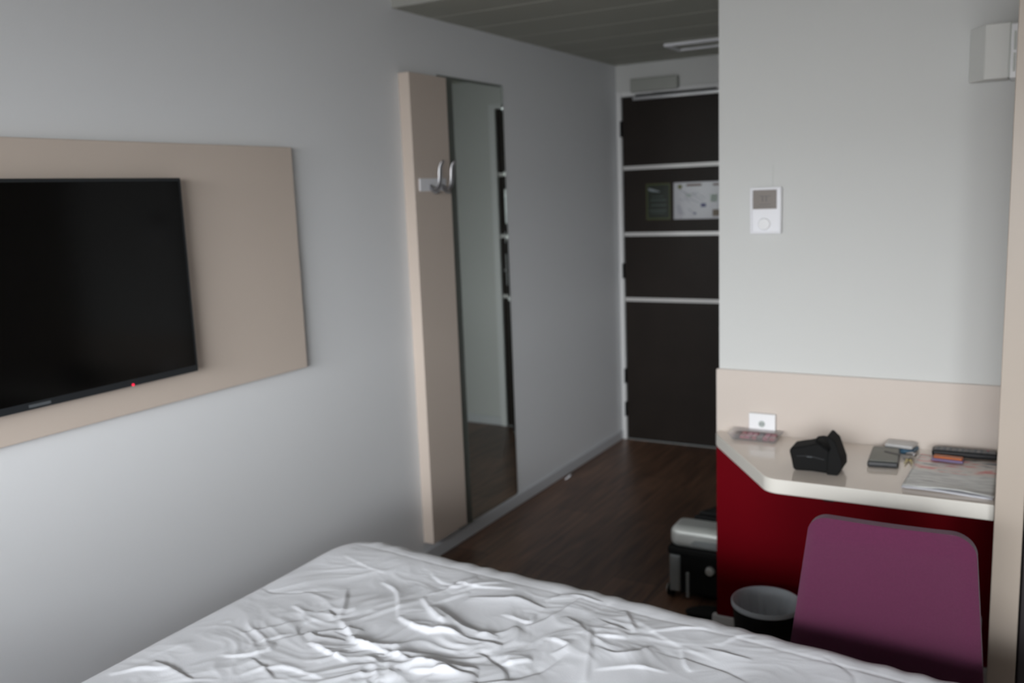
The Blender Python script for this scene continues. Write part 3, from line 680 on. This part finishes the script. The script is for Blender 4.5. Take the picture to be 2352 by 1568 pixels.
# amplitude (m) and width (m) per fold, same order
AMP = [.009,.020,.013,.014,.020,.015,.010,.009,.012,.009,.022,.014,.010,.010,.008,.009,.008,.007,.007,.009,.008,
       .018,.018,.014,.010,.010,.012,.012,.010,.012,.010,.018,-.014,.012,.020,.008,.008,.008,.008,.008,.008,.007,.006,.009,.008]
def foot_y(x): return 1.872-.080*(x-.98)
def duvet():
    nx, ny = 460, 460
    u = np.linspace(0, 1, nx); v = np.linspace(0, 1, ny)
    # denser towards the foot
    v = np.concatenate([np.linspace(0, .42, 60, endpoint=False), np.linspace(.42, 1, ny-60)])
    U, V = np.meshgrid(u, v, indexing='ij')
    X = BX0+(BX1-BX0)*U
    YF = 1.872-.080*(X-.98)
    Y = BY0+(YF-BY0)*V
    # rounded corner at the foot-left
    R = .17; cx = BX0+R; cyf = 1.872-.080*(cx-.98)-R
    dx = np.minimum(X-cx, 0); dy = np.maximum(Y-cyf-(-.080)*(X-cx), 0)
    m = (dx < 0) & (dy > 0)
    # square to circle mapping in the corner
    a = -dx/R; b = dy/R
    a2 = a*np.sqrt(1-b*b/2*np.clip(b, 0, 1)**0); b2 = b*np.sqrt(1-a*a/2)
    Xc = cx-np.where(m, a2, -dx/R)*R; Yc = cyf-.080*(X-cx)+b2*R
    X2 = np.where(m, Xc, X); Y2 = np.where(m, Yc, Y)
    # distance to border
    dl = X2-BX0; dr_ = BX1-X2; df = (1.872-.080*(X2-.98))-Y2
    rc = np.sqrt(np.maximum(0, cx-X2)**2+np.maximum(0, Y2-(cyf-.080*(X2-cx)))**2)
    inc = (X2 < cx) & (Y2 > cyf-.080*(X2-cx))
    d = np.minimum(np.minimum(dl, dr_), df); d = np.where(inc, R-rc, d); d = np.clip(d, 0, None)
    r = .095; t = np.clip(1-d/r, 0, 1)
    Z = ZT-r*(1-np.sqrt(np.maximum(0, 1-t*t)))
    # plump cushion: gently domed
    Z += .004*np.sin(X2*5.1+1)*np.sin(Y2*4.3)+.006*np.exp(-((X2-.66)**2+(Y2-1.72)**2)/.02)
    inner = np.clip((d-.01)/.13, 0, 1); inner = inner*inner*(3-2*inner)
    H = np.zeros_like(Z)
    rs = np.random.RandomState(5)
    def fold(pts, A, w, wide=3.2, steep=.55):
        nonlocal H
        pts = [np.array(p) for p in pts]
        # refine
        P = [Vector((*p, 0)) for p in pts]
        S = smoothpath(P, 6) if len(P) > 2 else [P[0].lerp(P[1], k/6) for k in range(7)]
        best = np.full(Z.shape, 1e9); side = np.zeros_like(Z); tt = np.zeros_like(Z)
        n = len(S)-1
        for i in range(n):
            ax_, ay = S[i].x, S[i].y; bx_, by = S[i+1].x-ax_, S[i+1].y-ay; L2 = bx_*bx_+by*by+1e-12
            k = np.clip(((X2-ax_)*bx_+(Y2-ay)*by)/L2, 0, 1)
            ex = X2-ax_-k*bx_; ey = Y2-ay-k*by; dd = np.sqrt(ex*ex+ey*ey)
            s = np.sign(bx_*ey-by*ex)
            q = dd < best; best = np.where(q, dd, best); side = np.where(q, s, side); tt = np.where(q, (i+k)/n, tt)
        prof = np.sin(np.clip(tt, 0, 1)*PI)**.5
        sgn = 1 if rs.rand() > .35 else -1
        ww = np.where(side*sgn > 0, w*wide, w*steep); e = best/ww
        H += A*prof*np.where(side*sgn > 0, np.exp(-e*1.3), np.exp(-e*e))
    for pts, A in zip(FOLDS, AMP): fold(pts, A*.52, .006+abs(A)*.22)
    # crumpled cloth: warped ridged noise, strongest in the middle
    def perlin(x, y, seed):
        r2 = np.random.RandomState(seed); G = r2.uniform(0, 2*np.pi, (64, 64))
        xi = np.floor(x).astype(int); yi = np.floor(y).astype(int); xf = x-xi; yf = y-yi
        fx = xf**3*(xf*(xf*6-15)+10); fy = yf**3*(yf*(yf*6-15)+10)
        def g(i, j, dx, dy): an = G[i % 64, j % 64]; return np.cos(an)*dx+np.sin(an)*dy
        n0 = g(xi, yi, xf, yf)*(1-fx)+g(xi+1, yi, xf-1, yf)*fx
        n1 = g(xi, yi+1, xf, yf-1)*(1-fx)+g(xi+1, yi+1, xf-1, yf-1)*fx
        return n0*(1-fy)+n1*fy
    wx = perlin(X2*4, Y2*4, 1)*.16+perlin(X2*9, Y2*9, 2)*.06; wy = perlin(X2*4, Y2*4, 3)*.16+perlin(X2*9, Y2*9, 4)*.06
    ca, sa = math.cos(.35), math.sin(.35)
    px = (X2+wx)*ca+(Y2+wy)*sa; py = -(X2+wx)*sa+(Y2+wy)*ca
    mid = np.exp(-((X2-1.15)/.42)**2-((Y2-1.32)/.33)**2)*np.clip((perlin(X2*3.1, Y2*3.1, 21)+.35)*1.8, 0, 1)
    ridge = lambda n: (1-np.minimum(1, np.abs(n)*3.2))**1.5
    H += (.0005+.0055*mid)*ridge(perlin(px*4.5, py*11, 31))
    H += (.0004+.0040*mid)*ridge(perlin(px*10+3, py*17, 12))
    H += (.0002+.0012*mid)*ridge(perlin(px*22, py*30+1, 13))
    H += .007*perlin(X2*5, Y2*6, 14)
    for k in range(70):
        x = rs.uniform(.62, 2.2); y = rs.uniform(.2, 1.74)
        g = math.exp(-((x-1.2)/.5)**2)*math.exp(-((y-1.3)/.5)**2)
        an = rs.normal(.2, .9); L = rs.uniform(.08, .25)
        p = [(x-math.cos(an)*L/2, y-math.sin(an)*L/2), (x+rs.normal(0, .02), y+rs.normal(0, .02)), (x+math.cos(an)*L/2, y+math.sin(an)*L/2)]
        fold(p, (.0015+.004*g)*rs.uniform(.4, 1.1)*(1 if rs.rand() > .3 else -1), rs.uniform(.006, .011))
    H -= .0012*np.exp(-((df-.115)/.006)**2)
    Z = Z+H*inner
    # little ripples on the border
    Z += (1-inner)*.0022*np.sin(X2*70+2*np.sin(X2*19))*np.clip(d/.02, 0, 1)
    vs = np.stack([X2, Y2, Z], -1).reshape(-1, 3)
    idx = np.arange(nx*ny).reshape(nx, ny)
    q = np.stack([idx[:-1, :-1], idx[1:, :-1], idx[1:, 1:], idx[:-1, 1:]], -1).reshape(-1, 4)
    # skirt down the sides
    loop = list(idx[:, 0])+list(idx[-1, 1:])+list(idx[-2::-1, -1])+list(idx[0, -2:0:-1])
    loop = np.array(loop); n0 = len(vs); lv = vs[loop]
    cxm, cym = 1.4, .8; extra = []; faces = q.tolist(); prev = loop.tolist()
    for k, z in enumerate((.44, .36, .27, .24)):
        w = lv.copy(); a = np.arange(len(loop))
        off = .006*np.sin(a*.05)*(k+1)/3
        dirx = np.sign(w[:, 0]-cxm)*(np.abs(w[:, 0]-cxm) > .85); diry = np.sign(w[:, 1]-cym)*(np.abs(w[:, 1]-cym) > .85)
        w[:, 0] += dirx*off; w[:, 1] += diry*off*(w[:, 1] > 0); w[:, 2] = z+.006*np.sin(a*.021)
        extra.append(w); st = n0+k*len(loop); cur = list(range(st, st+len(loop)))
        for i in range(len(loop)):
            j = (i+1) % len(loop); faces.append([prev[j], prev[i], cur[i], cur[j]])
        prev = cur
    vs = np.concatenate([vs]+extra)
    me = bpy.data.meshes.new('duvet'); base = np.array(wloc(bd)); me.from_pydata((vs-base).tolist(), [], faces); me.update()
    for p in me.polygons: p.use_smooth = True
    me.materials.append(M['cloth'])
    o = bpy.data.objects.new('duvet', me); C.objects.link(o); o.parent = bd
    return o
duvet()

# ------------------------------------------------------------------ light
W = bpy.data.worlds.new('World'); bpy.context.scene.world = W; W.use_nodes = True
W.node_tree.nodes['Background'].inputs[0].default_value = (.75, .82, .9, 1); W.node_tree.nodes['Background'].inputs[1].default_value = .12
def area(name, loc, rot, sx, sy, power, col, spread=180):
    L = bpy.data.lights.new(name, 'AREA'); L.shape = 'RECTANGLE'; L.size = sx; L.size_y = sy; L.energy = power; L.color = col; L.spread = math.radians(spread)
    o = bpy.data.objects.new(name, L); o.location = loc; o.rotation_euler = rot; C.objects.link(o); return o
# overcast daylight outside the window, coming down into the room; plus two added distant fills
LP = dict(a=20, b=800, c=590, d=400)
HW = (WZ0+WZ1)/2
area('horizon_daylight', ((WX0+WX1)/2, YB-.16, HW), (math.radians(90), 0, 0), WX1-WX0, WZ1-WZ0, LP['a'], (.95, .98, 1.0))
area('sky_daylight', ((WX0+WX1)/2, YB-1.7, 3.1), (math.radians(50), 0, 0), 5.5, 2.6, LP['b'], (.90, .95, 1.0))

def aim(o, t): o.rotation_euler = (Vector(t)-o.location).to_track_quat('-Z', 'Y').to_euler()
aim(area('added_fill_side', (5.2, -6.6, 2.3), (0, 0, 0), 3.2, 2.2, LP['c'], (.95, .98, 1.0)), (.9, 2.5, .9))  # added lamp far outside to the right, lifts the deep left wall
aim(area('added_fill_back', (1.8, -7.0, 2.3), (0, 0, 0), 3.2, 2.2, LP['d'], (.97, .98, 1.0)), (1.5, 2.8, .9))  # added lamp far behind the window, lifts the walls deep in the room

# ------------------------------------------------------------------ camera
cam = bpy.data.cameras.new('camera'); co = bpy.data.objects.new('camera', cam); C.objects.link(co)
F = 2091.13; cam.sensor_width = 36; cam.lens = F/2352*36; cam.clip_start = .05
rx, ry, rz = -.159978, .038413, .520956
Rm = Matrix.Rotation(rz, 3, 'Z') @ Matrix.Rotation(rx, 3, 'X') @ Matrix.Rotation(ry, 3, 'Y')
right, fwd, up = Rm.col[0], Rm.col[1], Rm.col[2]
R4 = Matrix((right, up, -fwd)).transposed().to_4x4()
co.matrix_world = Matrix.Translation((2.1331, 0, 1.50197)) @ R4
cam.dof.use_dof = True; cam.dof.focus_distance = 1.25; cam.dof.aperture_fstop = 4.6
sc = bpy.context.scene; sc.camera = co
sc.view_settings.view_transform = 'Standard'; sc.view_settings.look = 'None'; sc.view_settings.gamma = 1
sc.view_settings.exposure = .1
